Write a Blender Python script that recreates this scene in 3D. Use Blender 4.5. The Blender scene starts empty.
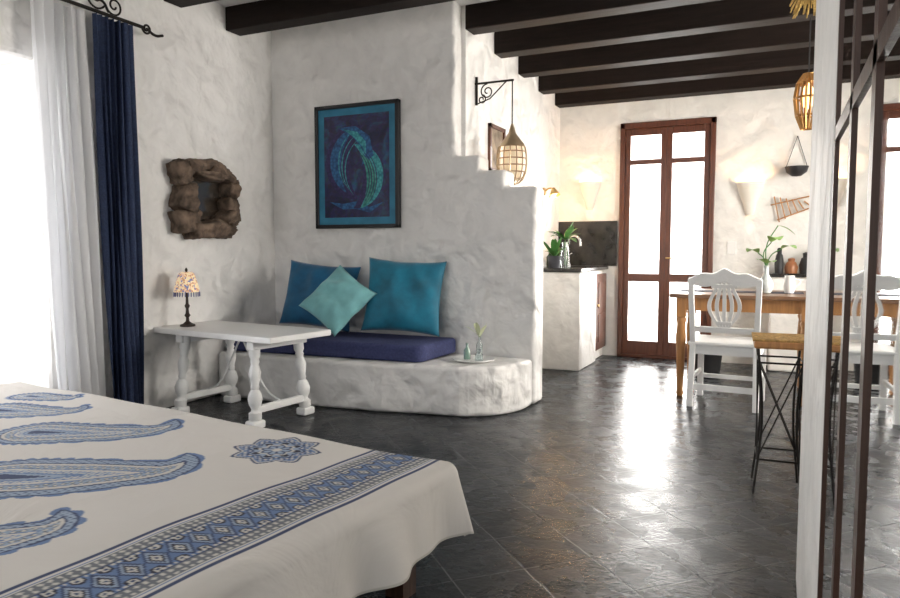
import bpy, bmesh, math, random
import numpy as np
from mathutils import Vector, Matrix
random.seed(4)
R=math.radians
S=bpy.context.scene
# ------------------------------------------------------------------ materials
def new_mat(name):
    m=bpy.data.materials.new(name); m.use_nodes=True
    nt=m.node_tree; b=nt.nodes.get('Principled BSDF')
    return m,nt,b
def mat(name,col,rough=.5,metal=0,bump=0,bscale=20,var=0,coat=0,emit=None,es=0,trans=0,sheen=0):
    m,nt,b=new_mat(name)
    b.inputs['Base Color'].default_value=(*col,1)
    b.inputs['Roughness'].default_value=rough
    b.inputs['Metallic'].default_value=metal
    if coat: b.inputs['Coat Weight'].default_value=coat
    if trans: b.inputs['Transmission Weight'].default_value=trans
    if sheen: b.inputs['Sheen Weight'].default_value=sheen
    if emit: 
        b.inputs['Emission Color'].default_value=(*emit,1); b.inputs['Emission Strength'].default_value=es
    tc=nt.nodes.new('ShaderNodeTexCoord'); n=nt.nodes.new('ShaderNodeTexNoise')
    n.inputs['Scale'].default_value=bscale; n.inputs['Detail'].default_value=5
    nt.links.new(tc.outputs['Object'],n.inputs['Vector'])
    if bump:
        bp=nt.nodes.new('ShaderNodeBump'); bp.inputs['Strength'].default_value=bump; bp.inputs['Distance'].default_value=.01
        nt.links.new(n.outputs['Fac'],bp.inputs['Height']); nt.links.new(bp.outputs['Normal'],b.inputs['Normal'])
    if var:
        r=nt.nodes.new('ShaderNodeValToRGB')
        r.color_ramp.elements[0].position=.3; r.color_ramp.elements[1].position=.7
        r.color_ramp.elements[0].color=(*[c*(1-var) for c in col],1)
        r.color_ramp.elements[1].color=(*[min(1,c*(1+var)) for c in col],1)
        nt.links.new(n.outputs['Fac'],r.inputs['Fac']); nt.links.new(r.outputs['Color'],b.inputs['Base Color'])
    return m
def plaster(name,col,s1=3.6,d1=.13,s2=9,d2=.024):
    m,nt,b=new_mat(name)
    b.inputs['Roughness'].default_value=.55
    tc=nt.nodes.new('ShaderNodeTexCoord')
    n1=nt.nodes.new('ShaderNodeTexNoise'); n1.inputs['Scale'].default_value=s1; n1.inputs['Detail'].default_value=1.6; n1.inputs['Distortion'].default_value=.4
    n2=nt.nodes.new('ShaderNodeTexNoise'); n2.inputs['Scale'].default_value=s2; n2.inputs['Detail'].default_value=2.5; n2.inputs['Distortion'].default_value=.3
    for n in (n1,n2): nt.links.new(tc.outputs['Object'],n.inputs['Vector'])
    b1=nt.nodes.new('ShaderNodeBump'); b1.inputs['Strength'].default_value=1; b1.inputs['Distance'].default_value=d1
    b2=nt.nodes.new('ShaderNodeBump'); b2.inputs['Strength'].default_value=1; b2.inputs['Distance'].default_value=d2
    nt.links.new(n1.outputs['Fac'],b1.inputs['Height']); nt.links.new(n2.outputs['Fac'],b2.inputs['Height'])
    nt.links.new(b1.outputs['Normal'],b2.inputs['Normal']); nt.links.new(b2.outputs['Normal'],b.inputs['Normal'])
    r=nt.nodes.new('ShaderNodeValToRGB')
    r.color_ramp.elements[0].position=.3; r.color_ramp.elements[1].position=.6
    r.color_ramp.elements[0].color=(*[c*.94 for c in col],1); r.color_ramp.elements[1].color=(*col,1)
    nt.links.new(n2.outputs['Fac'],r.inputs['Fac']); nt.links.new(r.outputs['Color'],b.inputs['Base Color'])
    return m
def wood(name,col,rough=.4,scale=6,axis='X',dark=.55,coat=0,spec=.5):
    m,nt,b=new_mat(name)
    b.inputs['Roughness'].default_value=rough; b.inputs['Coat Weight'].default_value=coat; b.inputs['Specular IOR Level'].default_value=spec
    tc=nt.nodes.new('ShaderNodeTexCoord'); mp=nt.nodes.new('ShaderNodeMapping')
    sc={'X':(1,12,12),'Y':(12,1,12),'Z':(12,12,1)}[axis]; mp.inputs['Scale'].default_value=sc
    n=nt.nodes.new('ShaderNodeTexNoise'); n.inputs['Scale'].default_value=scale; n.inputs['Detail'].default_value=6
    r=nt.nodes.new('ShaderNodeValToRGB'); r.color_ramp.elements[0].position=.3; r.color_ramp.elements[1].position=.7
    r.color_ramp.elements[0].color=(*[c*dark for c in col],1); r.color_ramp.elements[1].color=(*col,1)
    bp=nt.nodes.new('ShaderNodeBump'); bp.inputs['Strength'].default_value=.4; bp.inputs['Distance'].default_value=.004
    L=nt.links.new
    L(tc.outputs['Object'],mp.inputs['Vector']); L(mp.outputs['Vector'],n.inputs['Vector']); L(n.outputs['Fac'],r.inputs['Fac'])
    L(r.outputs['Color'],b.inputs['Base Color']); L(n.outputs['Fac'],bp.inputs['Height']); L(bp.outputs['Normal'],b.inputs['Normal'])
    return m
WALL=plaster('white_plaster',(.86,.845,.825))
WALL2=plaster('white_plaster_fine',(.86,.84,.80),3.5,.06,11,.012)
CEIL=plaster('ceiling_white',(.82,.82,.81),3,.02,18,.006)
BEAM=wood('dark_beam_wood',(.014,.008,.006),.6,5,'X',spec=.15)
BROWN=wood('mahogany',(.14,.042,.018),.35,6,'Z',coat=.2)
DBROWN=wood('wardrobe_wood',(.06,.028,.018),.4,6,'Z',spec=.3)
HONEY=wood('honey_wood',(.48,.22,.07),.4,5,'Z',.65)
TTOP=wood('table_top_wood',(.24,.12,.06),.3,5,'X',.6)
WPAINT=mat('white_paint',(.85,.85,.84),.4,bump=.25,bscale=30)
IRON=mat('wrought_iron',(.025,.022,.02),.5,.8)
SLATE=mat('slate_top',(.022,.02,.018),.2,bump=.3,var=.6,bscale=12)
STONE=mat('rock',(.13,.09,.065),.9,bump=1.0,bscale=16,var=.7)
TEAL=mat('teal_silk',(.0,.16,.26),.62,bump=.5,bscale=8,sheen=.3,var=.3)
TEAL2=mat('deep_teal_silk',(.0,.105,.23),.62,bump=.5,bscale=8,sheen=.3,var=.3)
AQUA=mat('aqua_fabric',(.19,.46,.48),.8,bump=.4,bscale=9,sheen=.2,var=.15)
NAVY=mat('navy_cotton',(.045,.055,.15),.85,bump=.3,bscale=60,var=.2)
CURT=mat('blue_curtain',(.022,.036,.085),.85,bump=.3,bscale=80,var=.25)
MIRROR=mat('mirror_glass',(.80,.82,.82),.02,1)
BRASS=mat('brass',(.6,.42,.18),.3,1)
STEEL=mat('steel',(.6,.6,.6),.2,1)
LEAF=mat('leaf_green',(.06,.20,.04),.5,var=.3)
GLASS=mat('clear_glass',(.85,.93,.93),.03,trans=.9)
BLACK=mat('black_plastic',(.02,.02,.022),.5)
MATT=mat('mattress_ticking',(.6,.58,.55),.9,bump=.2)
BOARD=mat('painting_mat_blue',(.03,.20,.33),.6,var=.25,bscale=8)
WICKER=mat('wicker',(.5,.30,.10),.8,bump=1,bscale=60,var=.4)
STRAW=mat('straw',(.55,.38,.12),.9,bump=1,bscale=70,var=.35)
PLATE=mat('plate_white',(.85,.84,.82),.4)
ORANGE=mat('brown_ceramic',(.30,.12,.05),.4,var=.2)
CORK=mat('warm_glow_glass',(.9,.75,.5),.5,emit=(1,.6,.25),es=3)
SCON=mat('sconce_plaster',(.88,.84,.76),.8,bump=.2)
SHEER,nt,b=new_mat('sheer_voile')
out=nt.nodes['Material Output']; tr=nt.nodes.new('ShaderNodeBsdfTransparent'); tl=nt.nodes.new('ShaderNodeBsdfTranslucent')
b.inputs['Base Color'].default_value=(.86,.86,.87,1); b.inputs['Roughness'].default_value=.9; tl.inputs['Color'].default_value=(.75,.76,.78,1)
m1=nt.nodes.new('ShaderNodeMixShader'); m2=nt.nodes.new('ShaderNodeMixShader'); m1.inputs[0].default_value=.35; m2.inputs[0].default_value=.12
nt.links.new(b.outputs[0],m1.inputs[1]); nt.links.new(tl.outputs[0],m1.inputs[2]); nt.links.new(m1.outputs[0],m2.inputs[1]); nt.links.new(tr.outputs[0],m2.inputs[2]); nt.links.new(m2.outputs[0],out.inputs[0])
PANE,nt,b=new_mat('window_pane')
out=nt.nodes['Material Output']; tr=nt.nodes.new('ShaderNodeBsdfTransparent'); tl=nt.nodes.new('ShaderNodeBsdfTranslucent'); gl=nt.nodes.new('ShaderNodeBsdfGlossy')
tl.inputs['Color'].default_value=(.95,.97,1,1); gl.inputs['Roughness'].default_value=.05
m1=nt.nodes.new('ShaderNodeMixShader'); m2=nt.nodes.new('ShaderNodeMixShader'); m1.inputs[0].default_value=.2; m2.inputs[0].default_value=.04
nt.links.new(tr.outputs[0],m1.inputs[1]); nt.links.new(tl.outputs[0],m1.inputs[2]); nt.links.new(m1.outputs[0],m2.inputs[1]); nt.links.new(gl.outputs[0],m2.inputs[2]); nt.links.new(m2.outputs[0],out.inputs[0])
# floor
FLOOR,nt,b=new_mat('slate_floor_tiles')
L=nt.links.new
tc=nt.nodes.new('ShaderNodeTexCoord'); mp=nt.nodes.new('ShaderNodeMapping'); mp.inputs['Rotation'].default_value=(0,0,R(45))
nd=nt.nodes.new('ShaderNodeTexNoise'); nd.inputs['Scale'].default_value=7; nd.inputs['Detail'].default_value=2
vm=nt.nodes.new('ShaderNodeMix'); vm.data_type='VECTOR'; vm.inputs[0].default_value=.016
br=nt.nodes.new('ShaderNodeTexBrick'); br.offset=0; br.squash=1
br.inputs['Scale'].default_value=1; br.inputs['Brick Width'].default_value=.26; br.inputs['Row Height'].default_value=.26
br.inputs['Mortar Size'].default_value=.0038; br.inputs['Mortar Smooth'].default_value=.4
br.inputs['Color1'].default_value=(.006,.008,.010,1); br.inputs['Color2'].default_value=(.026,.029,.033,1); br.inputs['Mortar'].default_value=(.065,.067,.07,1)
L(tc.outputs['Object'],mp.inputs['Vector']); L(tc.outputs['Object'],nd.inputs['Vector']); L(mp.outputs['Vector'],vm.inputs[4]); L(nd.outputs['Color'],vm.inputs[5]); L(vm.outputs[1],br.inputs['Vector'])
n=nt.nodes.new('ShaderNodeTexNoise'); n.inputs['Scale'].default_value=34; n.inputs['Detail'].default_value=7; n.inputs['Roughness'].default_value=.62; L(tc.outputs['Object'],n.inputs['Vector'])
n3=nt.nodes.new('ShaderNodeTexNoise'); n3.inputs['Scale'].default_value=7; n3.inputs['Detail'].default_value=6; L(tc.outputs['Object'],n3.inputs['Vector'])
mx=nt.nodes.new('ShaderNodeMix'); mx.data_type='RGBA'; mx.blend_type='OVERLAY'; mx.inputs[0].default_value=.7
L(br.outputs['Color'],mx.inputs[6]); L(n.outputs['Fac'],mx.inputs[7]); L(mx.outputs[2],b.inputs['Base Color'])
rr=nt.nodes.new('ShaderNodeMapRange'); rr.inputs[1].default_value=.35; rr.inputs[2].default_value=.65; rr.inputs[3].default_value=.16; rr.inputs[4].default_value=.36; L(n3.outputs['Fac'],rr.inputs[0]); L(rr.outputs[0],b.inputs['Roughness'])
iv=nt.nodes.new('ShaderNodeMath'); iv.operation='MULTIPLY_ADD'; iv.inputs[1].default_value=-1.4; L(br.outputs['Fac'],iv.inputs[0]); L(n.outputs['Fac'],iv.inputs[2])
bp=nt.nodes.new('ShaderNodeBump'); bp.inputs['Strength'].default_value=.55; bp.inputs['Distance'].default_value=.0045; L(iv.outputs[0],bp.inputs['Height']); L(bp.outputs['Normal'],b.inputs['Normal'])
b.inputs['Specular IOR Level'].default_value=.22
# painting panel
ART,nt,b=new_mat('painting_canvas')
L=nt.links.new
tc=nt.nodes.new('ShaderNodeTexCoord'); wv=nt.nodes.new('ShaderNodeTexNoise'); wv.inputs['Scale'].default_value=6; wv.inputs['Distortion'].default_value=1.5; wv.inputs['Detail'].default_value=3
vo=nt.nodes.new('ShaderNodeTexVoronoi'); vo.inputs['Scale'].default_value=40
r=nt.nodes.new('ShaderNodeValToRGB'); e=r.color_ramp.elements
e[0].position=.3; e[0].color=(.012,.018,.06,1); e[1].position=.7; e[1].color=(.03,.12,.24,1); q=e.new(.5); q.color=(.035,.03,.11,1)
mx=nt.nodes.new('ShaderNodeMix'); mx.data_type='RGBA'; mx.blend_type='MULTIPLY'; mx.inputs[0].default_value=.4
L(tc.outputs['Object'],wv.inputs['Vector']); L(tc.outputs['Object'],vo.inputs['Vector']); L(wv.outputs['Fac'],r.inputs['Fac']); L(r.outputs[0],mx.inputs[6]); L(vo.outputs['Color'],mx.inputs[7]); L(mx.outputs[2],b.inputs['Base Color']); b.inputs['Roughness'].default_value=.4
def feather(name,c1,c2):
    m,nt,b=new_mat(name); L=nt.links.new
    tc=nt.nodes.new('ShaderNodeTexCoord'); vo=nt.nodes.new('ShaderNodeTexVoronoi'); vo.inputs['Scale'].default_value=45
    r=nt.nodes.new('ShaderNodeValToRGB'); r.color_ramp.elements[0].color=(*c1,1); r.color_ramp.elements[1].color=(*c2,1); r.color_ramp.elements[1].position=.85
    L(tc.outputs['Object'],vo.inputs['Vector']); L(vo.outputs['Distance'],r.inputs[0]); L(r.outputs[0],b.inputs['Base Color']); b.inputs['Roughness'].default_value=.5
    return m
F1=feather('art_turquoise',(.09,.52,.55),(.01,.16,.22)); F2=feather('art_green',(.08,.45,.33),(.01,.16,.16)); F3=feather('art_blue',(.03,.18,.42),(.01,.05,.16)); F4=feather('art_violet',(.05,.035,.15),(.018,.015,.07))
# ------------------------------------------------------------------ helpers
def link(o,parent=None):
    S.collection.objects.link(o)
    if parent: o.parent=parent
    return o
def empty(name,loc=(0,0,0),rz=0):
    e=bpy.data.objects.new(name,None); e.location=loc; e.rotation_euler=(0,0,rz); e.empty_display_size=.1
    S.collection.objects.link(e); return e
def mesh(name,vs,fs,m,parent=None,smooth=False,bevel=0,seg=2):
    me=bpy.data.meshes.new(name); me.from_pydata([tuple(v) for v in vs],[],fs); me.update()
    bm=bmesh.new(); bm.from_mesh(me); bmesh.ops.recalc_face_normals(bm,faces=bm.faces); bm.to_mesh(me); bm.free()
    o=bpy.data.objects.new(name,me); me.materials.append(m)
    if smooth:
        for p in me.polygons: p.use_smooth=True
    if bevel:
        bv=o.modifiers.new('bevel','BEVEL'); bv.width=bevel; bv.segments=seg; bv.limit_method='ANGLE'
    return link(o,parent)
BF=[(0,1,2,3),(4,7,6,5),(0,4,5,1),(1,5,6,2),(2,6,7,3),(3,7,4,0)]
def bverts(x0,x1,y0,y1,z0,z1):
    return [(x0,y0,z0),(x1,y0,z0),(x1,y1,z0),(x0,y1,z0),(x0,y0,z1),(x1,y0,z1),(x1,y1,z1),(x0,y1,z1)]
def boxes(name,bl,m,parent=None,bevel=0,seg=2):
    vs=[];fs=[]
    for b in bl:
        k=len(vs); vs+=bverts(*b); fs+=[tuple(i+k for i in f) for f in BF]
    return mesh(name,vs,fs,m,parent,bevel=bevel,seg=seg)
def box(name,x0,x1,y0,y1,z0,z1,m,parent=None,bevel=0,seg=2):
    return boxes(name,[(x0,x1,y0,y1,z0,z1)],m,parent,bevel,seg)
def bar(name,p0,p1,w,d,m,parent=None,bevel=.003):
    p0=Vector(p0);p1=Vector(p1); v=p1-p0; l=v.length
    o=box(name,-w/2,w/2,-d/2,d/2,0,l,m,parent,bevel)
    o.location=p0; o.rotation_mode='QUATERNION'; o.rotation_quaternion=v.to_track_quat('Z','Y') if abs(v.normalized().z)<.999 else Vector((0,0,1)).rotation_difference(v)
    if abs(v.normalized().z)>.5: o.rotation_quaternion=Vector((0,0,1)).rotation_difference(v)
    return o
def lathe(name,prof,loc,m,parent=None,seg=32,a0=0,a1=2*math.pi,smooth=True,close=True):
    vs=[];fs=[];full=abs(a1-a0-2*math.pi)<1e-4; n=seg if full else seg+1
    for r,z in prof:
        for i in range(n):
            a=a0+(a1-a0)*i/seg; vs.append((r*math.cos(a),r*math.sin(a),z))
    for j in range(len(prof)-1):
        for i in range(seg):
            k=(i+1)%n if full else i+1
            fs.append((j*n+i,j*n+k,(j+1)*n+k,(j+1)*n+i))
    if full and close:
        if prof[0][0]>1e-4: fs.append(tuple(range(n))[::-1])
        if prof[-1][0]>1e-4: fs.append(tuple((len(prof)-1)*n+i for i in range(n)))
    o=mesh(name,vs,fs,m,parent,smooth); o.location=loc; 
    if smooth:
        es=o.modifiers.new('es','EDGE_SPLIT'); es.split_angle=R(50)
    return o
def tube(name,pts,r,m,parent=None,cyc=False,smooth=False,res=3):
    c=bpy.data.curves.new(name,'CURVE'); c.dimensions='3D'; c.bevel_depth=r; c.bevel_resolution=res; c.use_fill_caps=True
    lists=pts if isinstance(pts[0][0],(list,tuple,Vector)) else [pts]
    for pl in lists:
        if smooth:
            s=c.splines.new('BEZIER'); s.bezier_points.add(len(pl)-1)
            for i,p in enumerate(pl):
                s.bezier_points[i].co=p; s.bezier_points[i].handle_left_type='AUTO'; s.bezier_points[i].handle_right_type='AUTO'
        else:
            s=c.splines.new('POLY'); s.points.add(len(pl)-1)
            for i,p in enumerate(pl): s.points[i].co=(*p,1)
        s.use_cyclic_u=cyc
    c.materials.append(m)
    return link(bpy.data.objects.new(name,c),parent)
def prism(name,pts,y0,y1,m,parent=None,bevel=0,seg=3,axis='y'):
    n=len(pts)
    if axis=='y': vs=[(x,y0,z) for x,z in pts]+[(x,y1,z) for x,z in pts]
    else: vs=[(x,y,y0) for x,y in pts]+[(x,y,y1) for x,y in pts]
    fs=[tuple(range(n)),tuple(range(n,2*n))[::-1]]+[(i,(i+1)%n,n+(i+1)%n,n+i) for i in range(n)]
    return mesh(name,vs,fs,m,parent,bevel=bevel,seg=seg)
def spiral(c,r0,r1,turns,a0,plane='xz',n=30,sgn=1):
    out=[]
    for i in range(n+1):
        t=i/n; r=r0+(r1-r0)*t; a=a0+sgn*turns*2*math.pi*t
        if plane=='xz': out.append((c[0]+r*math.cos(a),c[1],c[2]+r*math.sin(a)))
        else: out.append((c[0],c[1]+r*math.cos(a),c[2]+r*math.sin(a)))
    return out
def leaves(name,specs,m,parent=None):
    vs=[];fs=[]
    for base,az,el,ln,w,droop in specs:
        k=len(vs); N=8; d=Vector((math.cos(az)*math.cos(el),math.sin(az)*math.cos(el),math.sin(el))); s=Vector((-math.sin(az),math.cos(az),0))
        for i in range(N+1):
            t=i/N; p=Vector(base)+d*ln*t+Vector((0,0,-droop*ln*t*t)); ww=w*math.sin(math.pi*min(1,t*.93+.04))**.8
            vs+=[p-s*ww/2+Vector((0,0,.1*ww)),p,p+s*ww/2+Vector((0,0,.1*ww))]
        for i in range(N):
            a=k+3*i; fs+=[(a,a+1,a+4,a+3),(a+1,a+2,a+5,a+4)]
    return mesh(name,vs,fs,m,parent,True)
def pillow(name,w,h,T,M,m,n=40,seed=0):
    vs=[];fs=[]
    for sgn in (1,-1):
        for j in range(n+1):
            for i in range(n+1):
                u=-1+2*i/n;v=-1+2*j/n
                x=u*w/2*(1-.08*(1-v*v)); y=v*h/2*(1-.08*(1-u*u))
                z=sgn*T/2*(max(0,(1-u**2))*max(0,(1-v**2)))**.42+ .006*math.sin(7*u+3*v+seed)*(1-u*u)
                an=math.atan2(v,u); rr_=math.hypot(u,v)
                z+=sgn*(.012*math.sin(11*u*v+4*u+2*v+seed)+.014*math.sin(an*7+seed)*rr_**2)*(1-u*u)*(1-v*v)
                vs.append((x,y,z))
    q=(n+1)**2
    for s in (0,1):
        for j in range(n):
            for i in range(n):
                a=s*q+j*(n+1)+i; f=(a,a+1,a+n+2,a+n+1); fs.append(f if s==0 else f[::-1])
    me=bpy.data.meshes.new(name); me.from_pydata(vs,[],fs)
    bm=bmesh.new(); bm.from_mesh(me); bmesh.ops.remove_doubles(bm,verts=bm.verts,dist=.0008); bmesh.ops.recalc_face_normals(bm,faces=bm.faces); bm.to_mesh(me); bm.free()
    for p in me.polygons: p.use_smooth=True
    me.materials.append(m); o=bpy.data.objects.new(name,me); o.matrix_world=M; link(o); return o
# ------------------------------------------------------------------ room shell
XL=-3.81; YP=4.7; XK=-2.12; YF=7.3
def zb(y): return 2.73-.055*(y-4.7)
box('floor',-4.5,1.8,-2.2,7.5,-.1,0,FLOOR)
box('exterior_ground',-30,30,-30,30,-.3,-.12,mat('terrace_stone',(.6,.57,.52),.9,var=.1))
XO=-4.42
boxes('wall_left',[(XO,XL,-2.2,1.2,0,2.98),(XO,XL,2.68,4.95,0,2.98),(XO,XL,1.2,2.68,0,.12),(XO,XL,1.2,2.68,2.17,2.98)],WALL,bevel=.03)
prism('wall_alcove',[(-3.9,0),(-1.53,0),(-1.53,1.546),(-1.76,1.546),(-1.76,1.672),(-1.96,1.672),(-1.96,1.785),(-2.155,1.785),(-2.155,2.98),(-3.9,2.98)],YP,YP+.2,WALL,bevel=.028,seg=4)
box('wall_kitchen',XK-.2,XK,YP+.12,YF+.1,0,2.98,WALL)
boxes('wall_far',[(-2.3,-1.48,YF,YF+.22,0,2.9),(-.565,1.8,YF,YF+.22,0,2.9),(-1.48,-.565,YF,YF+.22,2.38,2.9)],WALL2)
boxes('wall_right',[(1.6,1.8,2.3,4.3,0,2.9),(1.6,1.8,6.0,YF+.1,0,2.9),(1.6,1.8,4.3,6.0,0,.9),(1.6,1.8,4.3,6.0,2.2,2.9)],WALL2)
XW=.088
box('wall_pier',XW,1.75,1.50,2.54,0,2.9,WALL2,bevel=.015)
# ceiling (sloping)
y0,y1=-2.2,7.5
vs=[(-4.42,y0,zb(y0)+.16),(1.8,y0,zb(y0)+.16),(1.8,y1,zb(y1)+.16),(-4.42,y1,zb(y1)+.16)]
vs+=[(x,y,z+.15) for x,y,z in vs]
mesh('ceiling',vs,BF,CEIL)
for y in (7.17,6.62,6.04,5.46,4.88,4.25,3.66,3.06,2.46,1.86,1.26,.66):
    z=zb(y); x0=XK+.002 if y>4.75 else XL+.002
    box('ceiling_beam',x0,1.59 if y>2.6 else XW-.005,y-.08,y+.08,z-.01,z+.165,BEAM,bevel=.008)
# window in left wall
w=empty('window_1')
boxes('frame',[(-4.4,-4.35,1.2,1.26,.12,2.17),(-4.4,-4.35,2.62,2.68,.12,2.17),(-4.4,-4.35,1.2,2.68,.12,.2),(-4.4,-4.35,1.2,2.68,2.09,2.17),(-4.4,-4.35,1.91,1.97,.12,2.17)],BROWN,w)
box('pane',-4.38,-4.375,1.2,2.68,.12,2.17,PANE,w)
w=empty('added_window')  # unseen window in right wall, added to let light into the dining end
boxes('frame',[(1.68,1.73,4.3,4.36,.9,2.2),(1.68,1.73,5.94,6,.9,2.2),(1.68,1.73,4.3,6,.9,.96),(1.68,1.73,4.3,6,2.14,2.2),(1.68,1.73,5.12,5.18,.9,2.2)],BROWN,w)
box('pane',1.7,1.705,4.3,6,.9,2.2,PANE,w)
# french door
d=empty('door_1')
xa,xb=-1.48,-.565; xm=(xa+xb)/2; yd0,yd1=YF-.01,YF+.06
fr=[(xa,xa+.05,yd0-.02,yd1,0,2.38),(xb-.05,xb,yd0-.02,yd1,0,2.38),(xa,xb,yd0-.02,yd1,2.32,2.38),(xa,xb,yd0-.02,yd1,0,.03)]
boxes('door_frame',fr,BROWN,d,bevel=.006)
for k,(a,b_) in enumerate(((xa+.05,xm),(xm,xb-.05))):
    st=.055
    boxes('leaf_%d'%(k+1),[(a,a+st,yd0,yd1-.02,.03,2.32),(b_-st,b_,yd0,yd1-.02,.03,2.32),(a+st,b_-st,yd0,yd1-.02,.03,.17),(a+st,b_-st,yd0,yd1-.02,.78,.86),(a+st,b_-st,yd0,yd1-.02,1.96,2.01),(a+st,b_-st,yd0,yd1-.02,2.25,2.32)],BROWN,d,bevel=.005)
    box('glass_%d'%(k+1),a+st,b_-st,yd0+.02,yd0+.024,.17,2.25,PANE,d)
tube('door_handle',[(xm+.02,yd0-.01,1.02),(xm+.02,yd0-.05,1.02),(xm+.11,yd0-.05,1.02)],.008,BRASS,d)
# ------------------------------------------------------------------ built-in bench
pts=[(-3.80,4.69),(-3.80,4.0)]
pts+=[(-3.3,3.99),(-2.8,4.01),(-2.4,4.05),(-2.18,4.10)]
for i in range(0,11):
    a=R(-75+75*i/10); pts.append((-1.985+.445*math.cos(a), 4.60+.47*math.sin(a)))
pts+=[(-1.54,4.69)]
prism('built_in_bench',pts,0,.335,WALL,bevel=.03,seg=4,axis='z')
prism('seat_cushion',[(-3.79,4.69),(-3.79,4.07),(-2.19,4.15),(-2.15,4.19),(-2.13,4.69)],.337,.455,NAVY,bevel=.03,seg=4,axis='z')
def PM(x,y,z,yaw,tilt,inp): return Matrix.Translation((x,y,z))@Matrix.Rotation(R(yaw),4,'Z')@Matrix.Rotation(R(tilt),4,'X')@Matrix.Rotation(R(inp),4,'Z')
pillow('throw_pillow',.62,.52,.19,PM(-3.24,4.53,.745,8,76,-5),TEAL2,seed=1)
pillow('throw_pillow',.60,.56,.20,PM(-2.49,4.53,.76,14,76,-3),TEAL,seed=3)
pillow('throw_pillow',.44,.42,.15,PM(-2.93,4.32,.735,12,58,54),AQUA,seed=5)
# painting
p=empty('framed_painting')
x0,x1,z0,z1=-3.36,-2.60,1.27,2.23; yq=YP-.045
boxes('frame',[(x0,x1,yq,YP,z0,z0+.03),(x0,x1,yq,YP,z1-.03,z1),(x0,x0+.03,yq,YP,z0,z1),(x1-.03,x1,yq,YP,z0,z1)],mat('frame_black',(.012,.012,.015),.35),p,bevel=.004)
box('mat_board',x0+.028,x1-.028,YP-.03,YP-.002,z0+.028,z1-.028,BOARD,p)
o=box('canvas',-.295,.295,-.002,0,-.395,.395,ART,p); o.location=((x0+x1)/2,YP-.031,(z0+z1)/2)
cx,cz=(x0+x1)/2,(z0+z1)/2
def crescent(name,path,wd,m,yy,pk=.9):
    n=len(path); Lp=[];Rp=[]
    for i,(a,b_) in enumerate(path):
        q0=path[max(0,i-1)];q1=path[min(n-1,i+1)]; dx,dz=q1[0]-q0[0],q1[1]-q0[1]; l=math.hypot(dx,dz); t=i/(n-1); ww=wd*math.sin(math.pi*t)**pk
        Lp.append((a-dz/l*ww,b_+dx/l*ww)); Rp.append((a+dz/l*ww,b_-dx/l*ww))
    vs=[(cx+a,yy,cz+b_) for a,b_ in Lp+Rp]; fs=[(i,i+1,n+i+1,n+i) for i in range(n-1)]
    mesh(name,vs,fs,m,p)
arc=lambda cxx,czz,r,a0,a1,n=24:[(cxx+r*math.cos(R(a0+(a1-a0)*i/n)),czz+r*math.sin(R(a0+(a1-a0)*i/n))) for i in range(n+1)]
crescent('form_left',arc(.12,.02,.29,100,250),.11,F4,YP-.0336)
crescent('form_left_inner',arc(.10,.02,.29,110,230),.05,F3,YP-.0340)
for k_ in range(3): crescent('form_left_vein_%d'%k_,arc(.12+.03*k_,.03-.03*k_,.28,120,225),.005,F1,YP-.0342)
crescent('form_right',arc(-.12,-.06,.28,-70,60),.095,F4,YP-.0343)
crescent('form_right_body',arc(-.10,-.09,.27,-60,72),.075,F1,YP-.0345)
crescent('form_right_inner',arc(-.13,-.12,.27,-50,52),.042,F2,YP-.0348)
for k_ in range(4): crescent('form_right_vein_%d'%k_,arc(-.15+.022*k_,-.10,.27,-50,55),.004,F4,YP-.0351)
crescent('form_top',[(-.16,.30),(-.02,.27),(.08,.19),(.12,.08),(.05,.0)],.055,F3,YP-.0347)
crescent('form_top_inner',[(-.12,.29),(0,.24),(.07,.17),(.09,.08)],.028,F1,YP-.0350)
crescent('form_foot',[(-.25,-.27),(-.12,-.31),(0,-.30),(.12,-.34),(.25,-.28)],.03,F3,YP-.0339)
# ------------------------------------------------------------------ stone mirror on left wall
m_=empty('stone_framed_mirror')
yc,zc=3.86,1.465
def rock(name,c,s,parent,m=STONE):
    bm=bmesh.new(); bmesh.ops.create_icosphere(bm,subdivisions=4,radius=1)
    ph=[random.uniform(0,6) for _ in range(6)]
    for v in bm.verts:
        q=v.co; k=1+.09*math.sin(3*q.x+ph[0])+.12*math.sin(4*q.y+ph[1])+.11*math.sin(4*q.z+ph[2])+.06*math.sin(11*q.x+ph[3])*math.sin(10*q.z+ph[4])+.04*math.sin(17*q.y+ph[5])
        mxx=max(abs(q.x),abs(q.y),abs(q.z)); q2=q/ (mxx**.7); v.co=Vector((q2.x*s[0],q2.y*s[1],q2.z*s[2]))*k*.95
    me=bpy.data.meshes.new(name); bm.to_mesh(me); bm.free(); me.materials.append(m)
    for pp in me.polygons: pp.use_smooth=True
    o=bpy.data.objects.new(name,me); o.location=c; return link(o,parent)
rk=[(-.22,.17,.08,.09,.2),(-.21,0.0,.07,.10,-.2),(-.20,-.16,.08,.08,.2),(-.06,-.225,.11,.06,.1),(.13,-.215,.12,.06,-.2),(.23,-.08,.06,.10,.25),(.24,.09,.055,.09,-.2),(.13,.20,.13,.06,-.25),(-.06,.235,.13,.05,.15),(-.0,.165,.13,.03,-.1),(-.14,-.10,.05,.05,.4),(.16,-.13,.05,.05,.5)]
for i,(a,b_,sy,sz,ro) in enumerate(rk):
    dx_=random.uniform(.085,.125)
    o=rock('stone_%d'%(i+1),(XL+dx_*.5,yc+a,zc+b_),(dx_,sy,sz),m_); o.rotation_euler=(ro,0,0)
box('mirror_backing',XL+.002,XL+.02,yc-.19,yc+.19,zc-.19,zc+.17,STONE,m_)
box('mirror_plate',XL+.021,XL+.025,yc-.12,yc+.20,zc-.16,zc+.14,mat('old_mirror',(.42,.38,.34),.2,1),m_)
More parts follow.
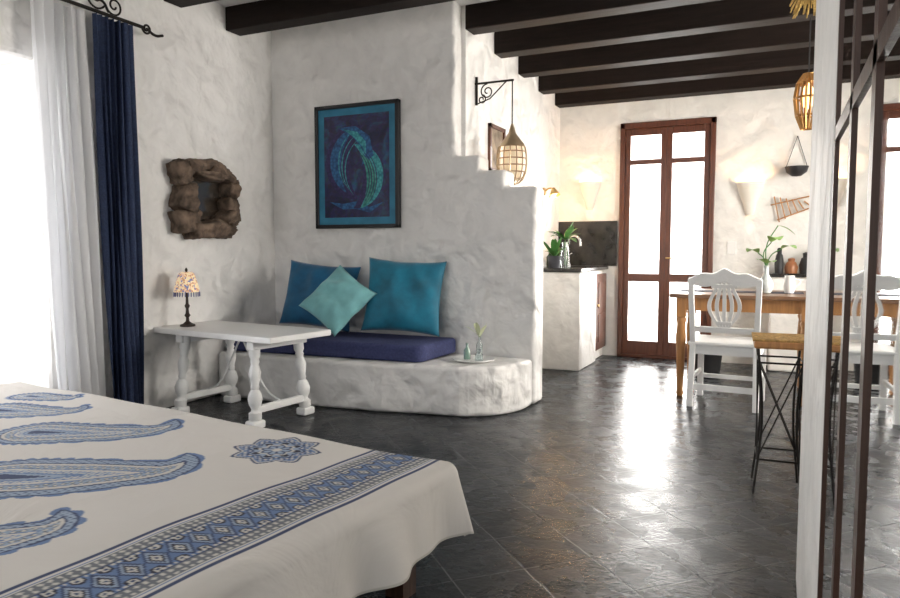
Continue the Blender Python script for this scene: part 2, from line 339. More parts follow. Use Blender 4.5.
# ------------------------------------------------------------------ curtains
def curtain(name,x,y0,y1,z0,z1,amp,folds,m,flare=.0,seed=0,shift=0):
    nu,nv=140,40; vs=[];fs=[]
    for j in range(nv+1):
        t=j/nv; z=z1+(z0-z1)*t
        for i in range(nu+1):
            u=i/nu; a=amp*(.55+.45*t)
            yy=(y0+y1)/2+shift*t**1.3+(u-.5)*(y1-y0)*(1+flare*t)+.012*math.sin(folds*2.3*math.pi*u+2*t+seed)
            xx=x+a*math.sin(folds*2*math.pi*u+seed+.7*math.sin(3*t+seed))+.3*a*math.sin(folds*5*u+5*t)
            vs.append((xx,yy,z))
    for j in range(nv):
        for i in range(nu):
            k=j*(nu+1)+i; fs.append((k,k+1,k+nu+2,k+nu+1))
    return mesh(name,vs,fs,m,None,True)
curtain('blue_curtain',-3.68,2.93,3.20,.03,2.49,.035,6,CURT,-.22,1,.02)
curtain('sheer_curtain',-3.71,2.57,2.89,.03,2.49,.035,5,SHEER,-.1,2,.06)
cr=empty('curtain_rod')
tube('rod',[(-3.69,.9,2.51),(-3.69,3.30,2.51)],.011,IRON,cr)
tube('finial',[spiral((-3.69,3.33,2.51),.035,.008,1.5,R(180),'yz')],.007,IRON,cr)
tube('finial_leaf',[(-3.69,3.33,2.51),(-3.69,3.40,2.485),(-3.69,3.46,2.50)],.009,IRON,cr,smooth=True)
tube('bracket',[[(-3.80,3.05,2.62),(-3.74,3.05,2.60),(-3.69,3.05,2.53)],[(-3.80,3.05,2.505),(-3.72,3.05,2.50),(-3.69,3.05,2.505)]],.008,IRON,cr,smooth=True)
tube('scroll',[spiral((-3.70,3.10,2.58),.06,.012,1.4,R(200),'yz'),spiral((-3.70,2.97,2.595),.07,.012,1.3,R(-30),'yz',sgn=-1)],.006,IRON,cr)
# ------------------------------------------------------------------ white side table
t=empty('coffee_table',(-3.225,3.62,0),R(-7))
HT=.58
box('table_top',-.575,.555,-.27,.27,HT-.04,HT,WPAINT,t,bevel=.008)
legp=[(.026,0),(.04,.012),(.04,.05),(.026,.06),(.024,.075),(.038,.10),(.046,.135),(.036,.175),(.022,.195),(.028,.21),(.024,.225),(.034,.27),(.038,.30),(.028,.335),(.022,.35),(.03,.365),(.024,.38),(.034,.40),(.034,.485)]
for sx in (-1,1):
    for sy in (-1,1):
        o=lathe('leg_%s%s'%('l' if sx<0 else 'r','f' if sy<0 else 'b'),legp,(sx*.36,sy*.22,.045),WPAINT,t,20)
        o.rotation_euler=(R(sy*4),R(sx*-3.5),0)
        box('foot',sx*.36-.042,sx*.36+.042,sy*.22-.05,sy*.22+.05,0,.05,WPAINT,t,bevel=.012)
    box('cross_rail_top',sx*.34-.03,sx*.34+.03,-.235,.235,HT-.095,HT-.04,WPAINT,t,bevel=.006)
    box('cross_rail_low',sx*.355-.018,sx*.355+.018,-.2,.2,.09,.135,WPAINT,t,bevel=.006)
for sx in (-1,1):
    tube('iron_stretcher',[(sx*.355,0,.13),(sx*.24,0,.18),(sx*.12,0,.34),(0,0,HT-.05)],.007,WPAINT,t,smooth=True)
# table lamp
lp=empty('table_lamp',(-3.64,3.56,HT))
lathe('lamp_base',[(.05,0),(.05,.012),(.03,.02),(.012,.035),(.010,.06),(.02,.075),(.012,.09),(.009,.12),(.018,.14),(.010,.155),(.008,.2),(.014,.21),(.007,.22),(.007,.27)],(0,0,0),mat('lamp_bronze',(.05,.035,.03),.4,.6),lp)
SH,nt,b=new_mat('beaded_shade'); L=nt.links.new
tc=nt.nodes.new('ShaderNodeTexCoord'); vo=nt.nodes.new('ShaderNodeTexVoronoi'); vo.inputs['Scale'].default_value=95
r=nt.nodes.new('ShaderNodeValToRGB'); r.color_ramp.interpolation='CONSTANT'; e=r.color_ramp.elements; e[0].color=(.50,.28,.15,1); e[1].position=.85; e[1].color=(.14,.16,.32,1); q=e.new(.25); q.color=(.75,.58,.36,1); q=e.new(.7); q.color=(.62,.42,.32,1)
sp=nt.nodes.new('ShaderNodeSeparateColor'); L(tc.outputs['Object'],vo.inputs['Vector']); L(vo.outputs['Color'],sp.inputs[0]); L(sp.outputs[0],r.inputs[0]); L(r.outputs[0],b.inputs['Base Color']); L(r.outputs[0],b.inputs['Emission Color']); b.inputs['Emission Strength'].default_value=.45
lathe('lamp_shade',[(.085,.235),(.081,.26),(.053,.36),(.036,.372)],(0,0,0),SH,lp,close=False)
fr=[[(.083*math.cos(a),.083*math.sin(a),.236),(.084*math.cos(a),.084*math.sin(a),.205)] for a in [i*2*math.pi/28 for i in range(28)]]
tube('bead_fringe',fr,.0035,mat('fringe_beads',(.12,.12,.25),.3),lp)
lathe('lamp_finial',[(.004,.37),(.01,.385),(.003,.40)],(0,0,0),IRON,lp)
# tray with bottles on bench
tr_=empty('serving_tray',(-1.88,4.42,.337))
lathe('plate',[(.0,.0),(.12,.0),(.15,.012),(.148,.018),(.12,.006),(0,.006)],(0,0,0),PLATE,tr_,40)
for i,(a,b_,h,rr_) in enumerate([(-.05,0,.12,.024),(.03,.03,.18,.022),(.06,-.05,.09,.028)]):
    lathe('bottle_%d'%(i+1),[(rr_,.006),(rr_,h*.6),(rr_*.4,h*.75),(rr_*.4,h),(rr_*.5,h)],(a,b_,0),GLASS if i else mat('green_glass',(.3,.5,.4),.1,trans=.6),tr_,20)
leaves('sprig',[((.03,.03,.16),R(a),R(e_),.16,.035,.3) for a,e_ in ((20,70),(140,60),(260,75),(200,50),(330,60))],mat('pale_blossom',(.62,.66,.42),.6),tr_)
# ------------------------------------------------------------------ kitchen
k=empty('kitchen_counter')
boxes('masonry',[(XK+.002,-1.60,6.2,6.85,0,.9),(XK+.002,-1.63,6.85,YF-.002,0,.9)],WALL2,k,bevel=.012)
box('slate_worktop',XK+.002,-1.585,6.19,YF-.002,.9,.935,SLATE,k,bevel=.005)
for i in range(1):
    a=6.855
    boxes('cabinet_door_%d'%(i+1),[(-1.63,-1.60,a,a+.43,.1,.86)],BROWN,k,bevel=.006)
    boxes('door_panel_%d'%(i+1),[(-1.605,-1.592,a+.07,a+.36,.18,.46),(-1.605,-1.592,a+.07,a+.36,.52,.78)],BROWN,k,bevel=.006)
    lathe('knob_%d'%(i+1),[(.012,0),(.015,.015),(.0,.02)],(-1.6,a+.04,.55),BRASS,k).rotation_euler=(0,R(90),0)
box('slate_backsplash',XK+.002,-1.50,YF-.025,YF-.001,.936,1.40,SLATE)
fa=empty('kitchen_faucet',(-1.93,7.0,.937))
lathe('base',[(.03,0),(.025,.03),(.015,.04),(.015,.1)],(0,0,0),STEEL,fa)
tube('spout',[(0,0,.08),(0,0,.24),(.05,-.02,.30),(.12,-.05,.28),(.14,-.06,.2)],.012,STEEL,fa,smooth=True)
tube('lever',[(0,0,.1),(.05,-.06,.13)],.008,STEEL,fa)
pl=empty('potted_plant',(-1.88,6.33,.936))
lathe('pot',[(.05,0),(.065,.10),(.07,.11),(.06,.11),(.05,.09)],(0,0,0),mat('dark_pot',(.05,.05,.06),.4),pl)
leaves('foliage',[((0,0,.09),R(random.uniform(0,360)),R(random.uniform(50,88)),random.uniform(.15,.28),.05,random.uniform(.1,.5)) for _ in range(22)],LEAF,pl)
pl=empty('leafy_cutting_vase',(-1.86,6.62,.936))
lathe('vase',[(.035,0),(.045,.08),(.025,.2),(.03,.24)],(0,0,0),GLASS,pl)
leaves('foliage',[((0,0,.26),R(random.uniform(0,360)),R(random.uniform(10,80)),random.uniform(.15,.24),.07,random.uniform(.1,.5)) for _ in range(12)],LEAF,pl)
tube('stems',[[(0,0,.02),(.0,0,.28)],[(.01,0,.02),(.03,.01,.3)]],.004,LEAF,pl)
for i,(y_,h) in enumerate(((6.45,.16),(6.50,.22))):
    lathe('oil_bottle',[(.03,0),(.032,h*.6),(.012,h*.8),(.012,h),(.015,h)],(-2.05+.07*i,y_+.3,.936),mat('bottle_dark%d'%i,(.05,.09,.04),.1,trans=.3),None)
# bracket with lantern
la=empty('moroccan_lantern',(XK,5.0,0))
bz=2.36
tube('bracket_arm',[(0,0,bz),(.31,0,bz)],.008,IRON,la)
tube('bracket_plate',[(.012,0,bz-.16),(.012,0,bz+.05)],.010,IRON,la)
tube('bracket_scroll',[spiral((.10,0,bz-.065),.058,.012,1.5,R(90),'xz'),spiral((.055,0,bz-.12),.035,.01,1.3,R(90),'xz',sgn=-1),[(.02,0,bz-.15),(.12,0,bz-.12),(.25,0,bz-.005)]],.005,IRON,la)
tube('chain',[(.30,0,bz),(.30,0,2.02)],.005,IRON,la)
LM=mat('lantern_metal',(.45,.34,.22),.35,.9)
lathe('lantern_cap',[(.008,2.04),(.02,2.0),(.028,1.97),(.05,1.94),(.09,1.89),(.098,1.87)],(.30,0,0),LM,la,24,close=False)
o=lathe('lantern_lattice',[(.098,1.87),(.108,1.83),(.112,1.78),(.112,1.73),(.105,1.68),(.085,1.63),(.05,1.60)],(.30,0,0),LM,la,14,smooth=False,close=False)
wf=o.modifiers.new('w','WIREFRAME'); wf.thickness=.009
lathe('lantern_glass',[(.09,1.87),(.10,1.80),(.10,1.72),(.08,1.65),(.045,1.62)],(.30,0,0),mat('lantern_glass',(.95,.86,.72),.3,trans=.45,emit=(1,.7,.4),es=.12),la,24)
lathe('lantern_drop',[(.05,1.60),(.02,1.585),(.006,1.56),(.0,1.55)],(.30,0,0),LM,la,20)
p2=empty('small_framed_picture',(XK,5.43,1.92))
boxes('frame',[(0,.025,-.17,.17,-.19,-.16),(0,.025,-.17,.17,.16,.19),(0,.025,-.17,-.14,-.19,.19),(0,.025,.14,.17,-.19,.19)],BROWN,p2)
box('print',.002,.01,-.15,.15,-.17,.17,mat('old_print',(.25,.19,.13),.7,var=.5,bscale=12),p2)
s_=empty('wall_spotlight',(XK,6.75,1.68))
lathe('rose',[(.04,0),(.035,.015),(0,.02)],(0,0,0),BRASS,s_).rotation_euler=(0,R(90),0)
tube('arm',[(.01,0,0),(.06,0,.03),(.10,0,.02)],.008,BRASS,s_,smooth=True)
o=lathe('shade',[(.015,0),(.025,.02),(.055,.08)],(.10,-.01,.03),BRASS,s_,close=False); o.rotation_euler=(0,R(160),R(-40))
lathe('bulb',[(0,-.02),(.022,0),(.02,.02),(0,.035)],(.12,-.02,-.03),CORK,s_)
def plight(name,loc,e,col=(1,.75,.45),r=.03):
    l=bpy.data.lights.new(name,'POINT'); l.energy=e; l.color=col; l.shadow_soft_size=r
    o=bpy.data.objects.new(name,l); o.location=loc; link(o); return o
plight('spot_bulb_light',(XK+.16,6.72,1.60),7,(1,.60,.28))
def sconce(x,z,h,w_):
    s=empty('wall_sconce',(x,YF,z))
    lathe('bowl',[(.03,0),(.04,.015),(.06,h*.35),(w_*.40,h*.7),(w_/2,h),(w_/2-.012,h),(w_*.37,h*.7),(.04,.05)],(0,0,0),SCON,s,32,R(180),R(360))
    plight('sconce_light',(x,YF-.065,z+h*.75),4,(1,.50,.20),.025)
sconce(-1.79,1.52,.28,.23)
sconce(-.25,1.43,.31,.25)
box('light_switch_plate',-.44,-.36,YF-.012,YF-.001,1.06,1.18,PLATE,None,bevel=.004)
# ------------------------------------------------------------------ dining
dt=empty('dining_table',(-.22,5.85,0))
box('table_top',-.50,.50,-.42,.42,.745,.775,TTOP,dt,bevel=.006)
boxes('apron',[(-.44,.44,-.37,-.35,.65,.745),(-.44,.44,.35,.37,.65,.745),(-.44,-.42,-.37,.37,.65,.745),(.42,.44,-.37,.37,.65,.745)],HONEY,dt)
for i,(sx,sy) in enumerate(((-1,-1),(1,-1),(-1,1),(1,1))):
    o=lathe('leg_%d'%(i+1),[(.02,0),(.026,.02),(.022,.05),(.03,.25),(.038,.45),(.03,.55),(.04,.58),(.03,.60)],(sx*.42,sy*.35,0),HONEY,dt,20)
    box('leg_block_%d'%(i+1),sx*.42-.035,sx*.42+.035,sy*.35-.035,sy*.35+.035,.60,.744,HONEY,dt,bevel=.004)
box('table_runner',-.69,.19,5.75,5.98,.776,.779,mat('runner_dark',(.03,.03,.05),.8,bump=.3))
def chair(loc,rz):
    c=empty('dining_chair',loc,rz); W=.215
    for sx in (-1,1):
        bar('back_leg_%d'%sx,(sx*W,-.235,0),(sx*W*.96,-.20,.45),.038,.04,WPAINT,c)
        bar('back_post_%d'%sx,(sx*W*.96,-.20,.45),(sx*(W+.005),-.265,.90),.036,.032,WPAINT,c)
        bar('front_leg_%d'%sx,(sx*W,.20,0),(sx*W,.20,.43),.04,.04,WPAINT,c)
        bar('side_stretcher_%d'%sx,(sx*W,-.21,.20),(sx*W,.20,.20),.022,.03,WPAINT,c)
    boxes('seat_apron',[(-W,W,-.20,-.18,.37,.43),(-W,W,.18,.20,.37,.43),(-W-.01,-W+.015,-.2,.2,.37,.43),(W-.015,W+.01,-.2,.2,.37,.43)],WPAINT,c)
    box('seat',-.24,.24,-.22,.24,.43,.46,WPAINT,c,bevel=.012)
    box('front_stretcher',-W,W,.19,.21,.14,.17,WPAINT,c); box('rear_stretcher',-W,W,-.225,-.205,.12,.16,WPAINT,c)
    N=20; top=[];bot=[]
    for i in range(N+1):
        u=-1+2*i/N; top.append((u*.235,.91+.055*math.cos(u*math.pi/2)+.018*math.cos(u*3*math.pi)*(1-abs(u)))); bot.append((u*.235,.875-.02*abs(u)+.012*math.cos(u*2*math.pi)))
    M=Matrix.Translation((0,-.20,.45))@Matrix.Rotation(R(8.2),4,'X')@Matrix.Translation((0,0,-.45))
    def put(o): o.parent=c; o.matrix_local=M
    put(prism('crest_rail',top+bot[::-1],-.014,.014,WPAINT,c,bevel=.004))
    put(box('lower_rail',-.20,.20,-.012,.012,.53,.57,WPAINT,c,bevel=.004))
    for s in (-2,-1,0,1,2):
        off=lambda t,s=s: s*(.016+.028*math.sin(math.pi*min(1,t*1.15))**1.2+.012*t)
        Lp=[];Rp=[]
        for i in range(17):
            t=i/16; z=.57+(.885-.57)*t; w2=.0085+.004*math.sin(math.pi*t)
            Lp.append((off(t)-w2,z)); Rp.append((off(t)+w2,z))
        put(prism('splat_%d'%(s+3),Lp+Rp[::-1],-.008,.008,WPAINT,c))
    for z,ww in ((.60,.05),(.86,.085)):
        put(box('splat_band',-ww,ww,-.01,.01,z-.012,z+.012,WPAINT,c,bevel=.003))
chair((-.30,5.36,0),R(-4))
v=empty('flower_vase',(-.07,5.72,.780))
lathe('vase',[(.035,0),(.05,.03),(.055,.07),(.03,.12),(.016,.15),(.018,.20),(.022,.205)],(0,0,0),mat('vase_glaze',(.55,.6,.6),.2,var=.2),v)
tube('stems',[[(0,0,.18),(-.02,0,.3),(.03,0,.38)],[(0,0,.18),(.03,0,.28),(.10,0,.33)],[(0,0,.18),(-.02,.01,.26),(-.06,0,.3)],[(0,0,.18),(.0,.01,.36),(.07,0,.5)]],.004,LEAF,v,smooth=True)
leaves('foliage',[((.03,0,.38),R(-60),R(50),.16,.12,.7),((.10,0,.33),R(-40),R(30),.14,.10,.5),((-.06,0,.3),R(230),R(40),.14,.10,.6),((.07,0,.5),R(10),R(-10),.12,.05,.4),((0,0,.22),R(230),R(40),.12,.09,.4),((0,0,.22),R(-60),R(30),.12,.09,.4)],mat('light_leaf',(.22,.36,.10),.5,var=.3),v)
cu=empty('serving_jug',(.09,5.8,.780))
lathe('body',[(.03,0),(.045,.05),(.03,.11),(.036,.13)],(0,0,0),PLATE,cu); tube('handle',[(.03,0,.11),(.07,0,.09),(.045,0,.04)],.006,PLATE,cu,smooth=True)
sb=empty('masonry_sideboard'); box('body',-.05,1.59,6.95,YF-.002,0,.86,WALL2,sb,bevel=.02); box('top',-.06,1.59,6.93,YF-.002,.86,.89,SLATE,sb)
for i,(x,h,r_,m) in enumerate([(.02,.22,.035,BLACK),(.12,.13,.05,ORANGE),(.24,.18,.05,BLACK),(.36,.25,.035,ORANGE)]):
    lathe('storage_jar',[(r_,0),(r_*1.15,h*.4),(r_*.8,h*.75),(r_*.55,h*.8),(r_*.6,h),(0.01,h+.01)],(x,7.1,.891),m)
wb=empty('waste_basket',(-.55,6.75,0)); lathe('bin',[(.11,0),(.14,.26),(.15,.27),(.13,.26),(.10,.02)],(0,0,0),BLACK,wb,28)
# bar stool
st=empty('bar_stool',(.025,3.50,0),R(3)); hw,hd=.098,.12
for i,(sx,sy) in enumerate(((-1,-1),(1,-1),(1,1),(-1,1))):
    tube('leg_%d'%(i+1),[(sx*hw,sy*hd,.005),(sx*hw*.72,sy*hd*.8,.35),(sx*hw*.95,sy*hd*.95,.665)],.0055,IRON,st,smooth=True)
rg=lambda z,k:[(-hw*k,-hd*k,z),(hw*k,-hd*k,z),(hw*k,hd*k,z),(-hw*k,hd*k,z)]
tube('ring_low',rg(.16,.87),.0045,IRON,st,cyc=True); tube('ring_high',rg(.6,.93),.0045,IRON,st,cyc=True)
for sy in (-1,1):
    tube('cross_brace',[[(-hw*.9,sy*hd*.88,.16),(hw*.9,sy*hd*.92,.6)],[(hw*.9,sy*hd*.88,.16),(-hw*.9,sy*hd*.92,.6)]],.0035,IRON,st)
for sx in (-1,1):
    tube('side_brace',[[(sx*hw*.88,-hd*.9,.16),(sx*hw*.92,hd*.9,.6)],[(sx*hw*.88,hd*.9,.16),(sx*hw*.92,-hd*.9,.6)]],.0035,IRON,st)
box('seat_frame',-.113,.113,-.135,.135,.665,.70,HONEY,st,bevel=.008)
ws=[[( -.118,y_,.703),(.118,y_,.703)] for y_ in [-.13+.26*i/24 for i in range(25)]]
tube('woven_rush_seat',ws,.0058,WICKER,st)
# hanging lamp
hl=empty('wicker_pendant_lamp',(.16,5.46,0))
tube('cord',[(0,0,2.69),(0,0,2.3)],.004,BLACK,hl)
o=lathe('shade',[(.03,2.30),(.07,2.24),(.085,2.14),(.07,2.02),(.035,1.93)],(0,0,0),mat('pendant_brass',(.45,.25,.09),.4,.8),hl,18,smooth=False,close=False); wf=o.modifiers.new('w','WIREFRAME'); wf.thickness=.016
lathe('inner_bulb',[(0,2.06),(.045,2.10),(.045,2.17),(.012,2.24)],(0,0,0),CORK,hl)
hs_=empty('straw_bundle',(.13,4.25,0))
tube('straws',[[(0,0,2.75),(random.uniform(-.02,.02),random.uniform(-.02,.02),2.60),(random.uniform(-.11,.11),random.uniform(-.1,.1),random.uniform(2.34,2.44))] for _ in range(120)],.0035,STRAW,hs_,res=1)
lathe('tie',[(.03,2.59),(.034,2.605),(.03,2.62)],(0,0,0),WICKER,hs_)
h=empty('hanging_strainer',(.14,YF-.02,0))
tube('string',[[(0,0,2.15),(-.09,0,1.86)],[(0,0,2.15),(.09,0,1.86)]],.003,IRON,h)
lathe('bowl',[(.10,0),(.085,-.05),(.04,-.085),(0,-.09)],(0,-.09,1.86),BLACK,h)
rk_=empty('wooden_wall_rack',(.12,YF-.03,1.5))
for i in range(6):
    bar('slat_%d'%(i+1),(-.16+.05*i,0,.10-.01*i),(-.11+.05*i,0,-.14+.03*i),.012,.012,HONEY,rk_)
bar('rail_1',(-.19,-.012,.02),(.17,-.012,.10),.012,.012,HONEY,rk_); bar('rail_2',(-.13,-.012,-.12),(.18,-.012,-.0),.012,.012,HONEY,rk_)
# ------------------------------------------------------------------ wardrobe with mirror doors
wd=empty('mirrored_wardrobe')
box('carcass',.11,.70,-1.2,1.495,0,2.45,DBROWN,wd)
edges=[1.495,1.17,.90,.40,-.1,-.65,-1.2]
bl=[];ml=[]
for i in range(len(edges)-1):
    a,b2=edges[i+1],edges[i]
    s=.018
    bl+=[(XW+.002,.11,a,a+s,.06,2.4),(XW+.002,.11,b2-s,b2,.06,2.4),(XW+.002,.11,a,b2,.06,.12),(XW+.002,.11,a,b2,2.33,2.4),(XW+.002,.11,a,b2,1.30,1.325)]
    ml.append((XW+.006,.105,a+s,b2-s,.12,2.33))
boxes('door_frames',bl,DBROWN,wd); boxes('mirror_panels',ml,MIRROR,wd)
box('plinth',XW+.005,.11,-1.2,1.495,0,.06,DBROWN,wd); box('cornice',.075,.72,-1.2,1.495,2.45,2.5,DBROWN,wd)
# ------------------------------------------------------------------ bed
ang=R(-7); bed=empty('bed',(-.95,1.99,0),ang)
TOP=.42; LX,LY=2.62,1.75
box('mattress',-LX,-.03,-LY,-.03,.20,TOP-.012,MATT,bed,bevel=.05,seg=4)
box('bed_frame',-LX,-.06,-LY,-.06,.12,.20,DBROWN,bed,bevel=.01)
for i,(a,b_) in enumerate(((-.10,-.10),(-.14,-1.6),(-2.5,-.14),(-2.5,-1.6),(-1.3,-.14))): box('leg_%d'%(i+1),a-.035,a+.035,b_-.035,b_+.035,0,.12,DBROWN,bed)
step=.0045; OV=.25
us=np.arange(-LX,OV+.001,step); vsn=np.arange(-LY,OV+.001,step)
U,V=np.meshgrid(us,vsn); s=np.maximum(U,0); t_=np.maximum(V,0)
dd=np.minimum(np.hypot(s,t_),OV*1.08+.01*np.sin(np.arctan2(t_,s+1e-6)*6)*(t_>0)*(s>0)); rad=.045
th=np.minimum(dd/rad,math.pi/2)
outw=rad*np.sin(th); down=rad*(1-np.cos(th))+np.maximum(dd-rad*math.pi/2,0)*.985
outw=outw+np.maximum(dd-rad*math.pi/2,0)*.14
hy=np.maximum(np.hypot(s,t_),1e-6)
dirx=np.where(dd>0,s/hy,0); diry=np.where(dd>0,t_/hy,0)
along=np.where(s>t_,V,U); hang=np.clip((dd-.05)/.2,0,1)
fade=np.where((s>0)&(t_>0),np.abs(dirx**2-diry**2),1)
fold=(.024*np.sin(along*17+1)+.013*np.sin(along*31+.5))*hang*fade
X=np.minimum(U,0)+dirx*(outw+fold); Y=np.minimum(V,0)+diry*(outw+fold)
wr=.0035*np.sin(3.1*U+5.3*V)+.0025*np.sin(9*U-4*V+1)+.0012*np.sin(19*V+6*U)
Z=TOP-down+wr
col=np.zeros(U.shape+(3,)); col[:]=(.66,.625,.58)
BL=np.array((.04,.06,.13)); MB=np.array((.13,.20,.36)); GR=np.array((.16,.17,.19)); LB=np.array((.30,.37,.48)); CR=np.array((.58,.55,.50)); DK=np.array((.03,.03,.05))
def setc(mask,c): col[mask]=c
a=-U; bb=-V
def band(lo,hi): return (a>=lo)&(a<hi)&(V<.16)
setc(band(.02,.036),BL); setc(band(.042,.048),MB)
z_=band(.052,.092); setc(z_,GR); setc(z_&((np.hypot((V%.02)-.010,(a-.052)%.02-.010))<.006),CR)
setc(band(.092,.099),BL)
z_=band(.099,.217); setc(z_,MB)
pv=(V%.06)-.03; pa=a-.158
dia=np.abs(pv)/.03+np.abs(pa)/.057
setc(z_&(dia<1.0),BL); setc(z_&(dia<.78),LB); setc(z_&(dia<.58),DK); setc(z_&(dia<.36),CR); setc(z_&(dia<.15),BL)
pv2=((V+.03)%.06)-.03; e2=np.minimum(np.hypot(pv2,a-.110),np.hypot(pv2,a-.206)); setc(z_&(e2<.017),DK); setc(z_&(e2<.010),CR); setc(z_&(e2<.005),BL)
e3=np.abs(np.sin(V*math.pi/.015)); setc(z_&(np.abs(pa)>.050)&(e3>.7),CR)
setc(band(.217,.224),BL)
z_=band(.224,.264); setc(z_,GR); setc(z_&((np.hypot((V%.02)-.010,(a-.224)%.02-.010))<.006),CR)
setc(band(.268,.274),MB); setc(band(.282,.296),BL)
def local(x,y):
    dx,dy=x+.95,y-1.99; return dx*math.cos(ang)+dy*math.sin(ang), -dx*math.sin(ang)+dy*math.cos(ang)
def star(x,y,rad_,rot=.4,k=8):
    cx_,cy_=local(x,y); dx=U-cx_; dy=V-cy_; r_=np.hypot(dx,dy); an=np.arctan2(dy,dx)+rot
    tri=np.abs(((an*k/(2*math.pi))%1)-.5)*2
    sh=rad_*(.74+.26*tri); q=r_/sh
    setc(q<1,BL); setc(q<.93,CR); setc((q<.88),MB); g=np.cos(dx*260)*np.cos(dy*260); setc((q<.82)&(g>.2),CR); setc((q<.82)&(g<-.5),BL)
    setc((q<.66),BL); setc(q<.6,LB); setc((q<.55)&(tri>.5),DK); setc(q<.42,CR); setc(q<.36,BL); setc((q<.30)&(tri>.35),LB); setc(q<.12,CR)
star(-1.53,1.88,.16)
def paisley(x,y,Rb,ln,dirx_,diry_,curl,sc=1):
    cx_,cy_=local(x,y)
    c_,s_=math.cos(-ang),math.sin(-ang)
    ex=(dirx_*c_-diry_*s_, dirx_*s_+diry_*c_); n_=math.hypot(*ex); ex=(ex[0]/n_,ex[1]/n_); ey=(-ex[1],ex[0])
    d=np.full(U.shape,9.); 
    for i in range(46):
        t=i/45; r_=Rb*(1-t)**.8+.004
        px=ln*math.sin(t*1.9)/math.sin(1.57); py=curl*(t**2)*1.0+curl*1.3*max(0,t-.6)
        qx=cx_+ex[0]*px+ey[0]*py; qy=cy_+ex[1]*px+ey[1]*py
        d=np.minimum(d,np.hypot(U-qx,V-qy)-r_)
    an=np.arctan2(V-cy_,U-cx_); sc_=np.abs(np.cos(an*14))
    K=Rb/.155
    tex=np.cos((U+.3*V)*190)*np.cos((V-.3*U)*190)
    setc(d<.016*sc_,MB); setc(d<-.002,BL); setc(d<-.009,LB)
    z_=(d<-.011)&(d>-.036*K); setc(z_&(np.hypot((U%.018)-.009,(V%.018)-.009)<.005),BL)
    setc(d<-.036*K,BL); setc(d<-.042*K,CR)
    setc(d<-.054*K,GR); z_=(d<-.054*K)&(d>-.082*K); setc(z_&(tex>.0),LB); setc(z_&(tex<-.5),CR)
    setc(d<-.082*K,MB); setc(d<-.088*K,CR); 
    z_=(d<-.098*K); setc(z_&(tex>.1),LB); setc(z_&(tex<-.45),MB)
    setc(d<-.118*K,MB); setc(d<-.125*K,LB); setc((d<-.135*K),BL)
paisley(-2.10,1.30,.185,.50,.906,.40,.15)
paisley(-2.50,1.68,.14,.46,.90,.32,.15)
paisley(-3.0,1.86,.12,.32,.95,.25,.10)
paisley(-1.74,.90,.13,.26,.7,.7,.12)
paisley(-2.85,1.33,.13,.30,-.6,.6,.12)
paisley(-2.35,.72,.15,.40,.9,.2,.1)
paisley(-3.15,2.10,.08,.22,1,.1,.06)
setc((np.maximum(U,V)>OV-.012),(.50,.47,.42))
ny,nx=U.shape
co=np.stack([X,Y,Z],-1).reshape(-1,3)
idx=np.arange(nx*ny).reshape(ny,nx); q=np.stack([idx[:-1,:-1],idx[:-1,1:],idx[1:,1:],idx[1:,:-1]],-1).reshape(-1,4)
me=bpy.data.meshes.new('bedspread'); me.vertices.add(len(co)); me.vertices.foreach_set('co',co.ravel())
me.loops.add(q.size); me.loops.foreach_set('vertex_index',q.ravel().astype(np.int32))
me.polygons.add(len(q)); me.polygons.foreach_set('loop_start',(np.arange(len(q))*4).astype(np.int32)); me.polygons.foreach_set('loop_total',np.full(len(q),4,np.int32))
me.polygons.foreach_set('use_smooth',np.ones(len(q),bool)); me.update(calc_edges=True); me.validate()
ca=me.color_attributes.new('print','FLOAT_COLOR','POINT'); ca.data.foreach_set('color',np.concatenate([col.reshape(-1,3),np.ones((nx*ny,1))],1).ravel().astype(np.float32))
CM,nt,b=new_mat('printed_cotton'); L=nt.links.new
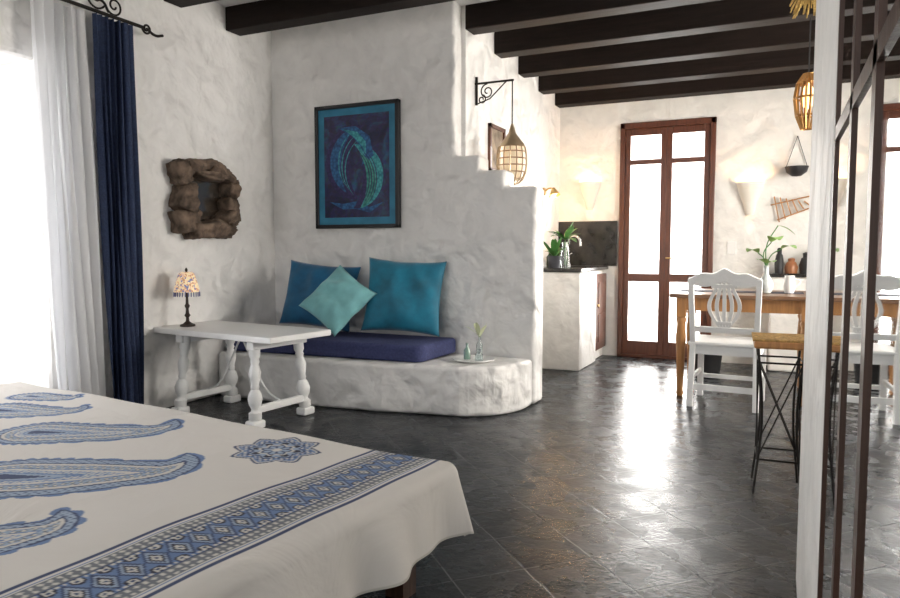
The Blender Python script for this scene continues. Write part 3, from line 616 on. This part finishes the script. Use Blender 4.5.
at=nt.nodes.new('ShaderNodeVertexColor'); at.layer_name='print'; L(at.outputs[0],b.inputs['Base Color']); b.inputs['Roughness'].default_value=.9
tc=nt.nodes.new('ShaderNodeTexCoord'); n=nt.nodes.new('ShaderNodeTexNoise'); n.inputs['Scale'].default_value=3.5; n.inputs['Detail'].default_value=4; n.inputs['Distortion'].default_value=1.2; L(tc.outputs['Object'],n.inputs['Vector'])
bp=nt.nodes.new('ShaderNodeBump'); bp.inputs['Distance'].default_value=.03; bp.inputs['Strength'].default_value=.6; L(n.outputs['Fac'],bp.inputs['Height']); L(bp.outputs['Normal'],b.inputs['Normal'])
me.materials.append(CM); link(bpy.data.objects.new('bedspread',me),bed)
# ------------------------------------------------------------------ lights
W=bpy.data.worlds.new('sky'); S.world=W; W.use_nodes=True
W.node_tree.nodes['Background'].inputs[0].default_value=(.985,.99,1,1); W.node_tree.nodes['Background'].inputs[1].default_value=1.3
def area(name,loc,rot,sx,sy,e,col=(1,1,1)):
    l=bpy.data.lights.new(name,'AREA'); l.shape='RECTANGLE'; l.size=sx; l.size_y=sy; l.energy=e; l.color=col
    o=bpy.data.objects.new(name,l); o.location=loc; o.rotation_euler=rot; link(o)
area('window_daylight_1',(-4.75,1.75,1.2),(0,R(-90),0),2.0,1.2,45,(.98,.98,1))
area('added_window_fill',(1.95,5.15,1.55),(0,R(90),0),1.3,1.7,150,(1,.94,.85))  # added fill lamp behind the unseen right-wall window
area('door_daylight',(-1.02,7.75,1.3),(R(-90),0,0),.9,2.2,95,(1,.97,.92))
sl=bpy.data.lights.new('sun','SUN'); sl.energy=6; sl.angle=R(2); sl.color=(1,.95,.88)
so=bpy.data.objects.new('sun',sl); so.rotation_euler=(R(-52),0,R(-12)); link(so)
# ------------------------------------------------------------------ camera
cam=bpy.data.cameras.new('camera'); cam.lens=28; cam.sensor_width=36; cam.clip_start=.02
co_=bpy.data.objects.new('camera',cam); co_.location=(0,0,1.1); co_.rotation_euler=(R(86),0,R(25)); link(co_)
S.camera=co_
S.view_settings.view_transform='Standard'; S.view_settings.look='None'; S.view_settings.exposure=.4
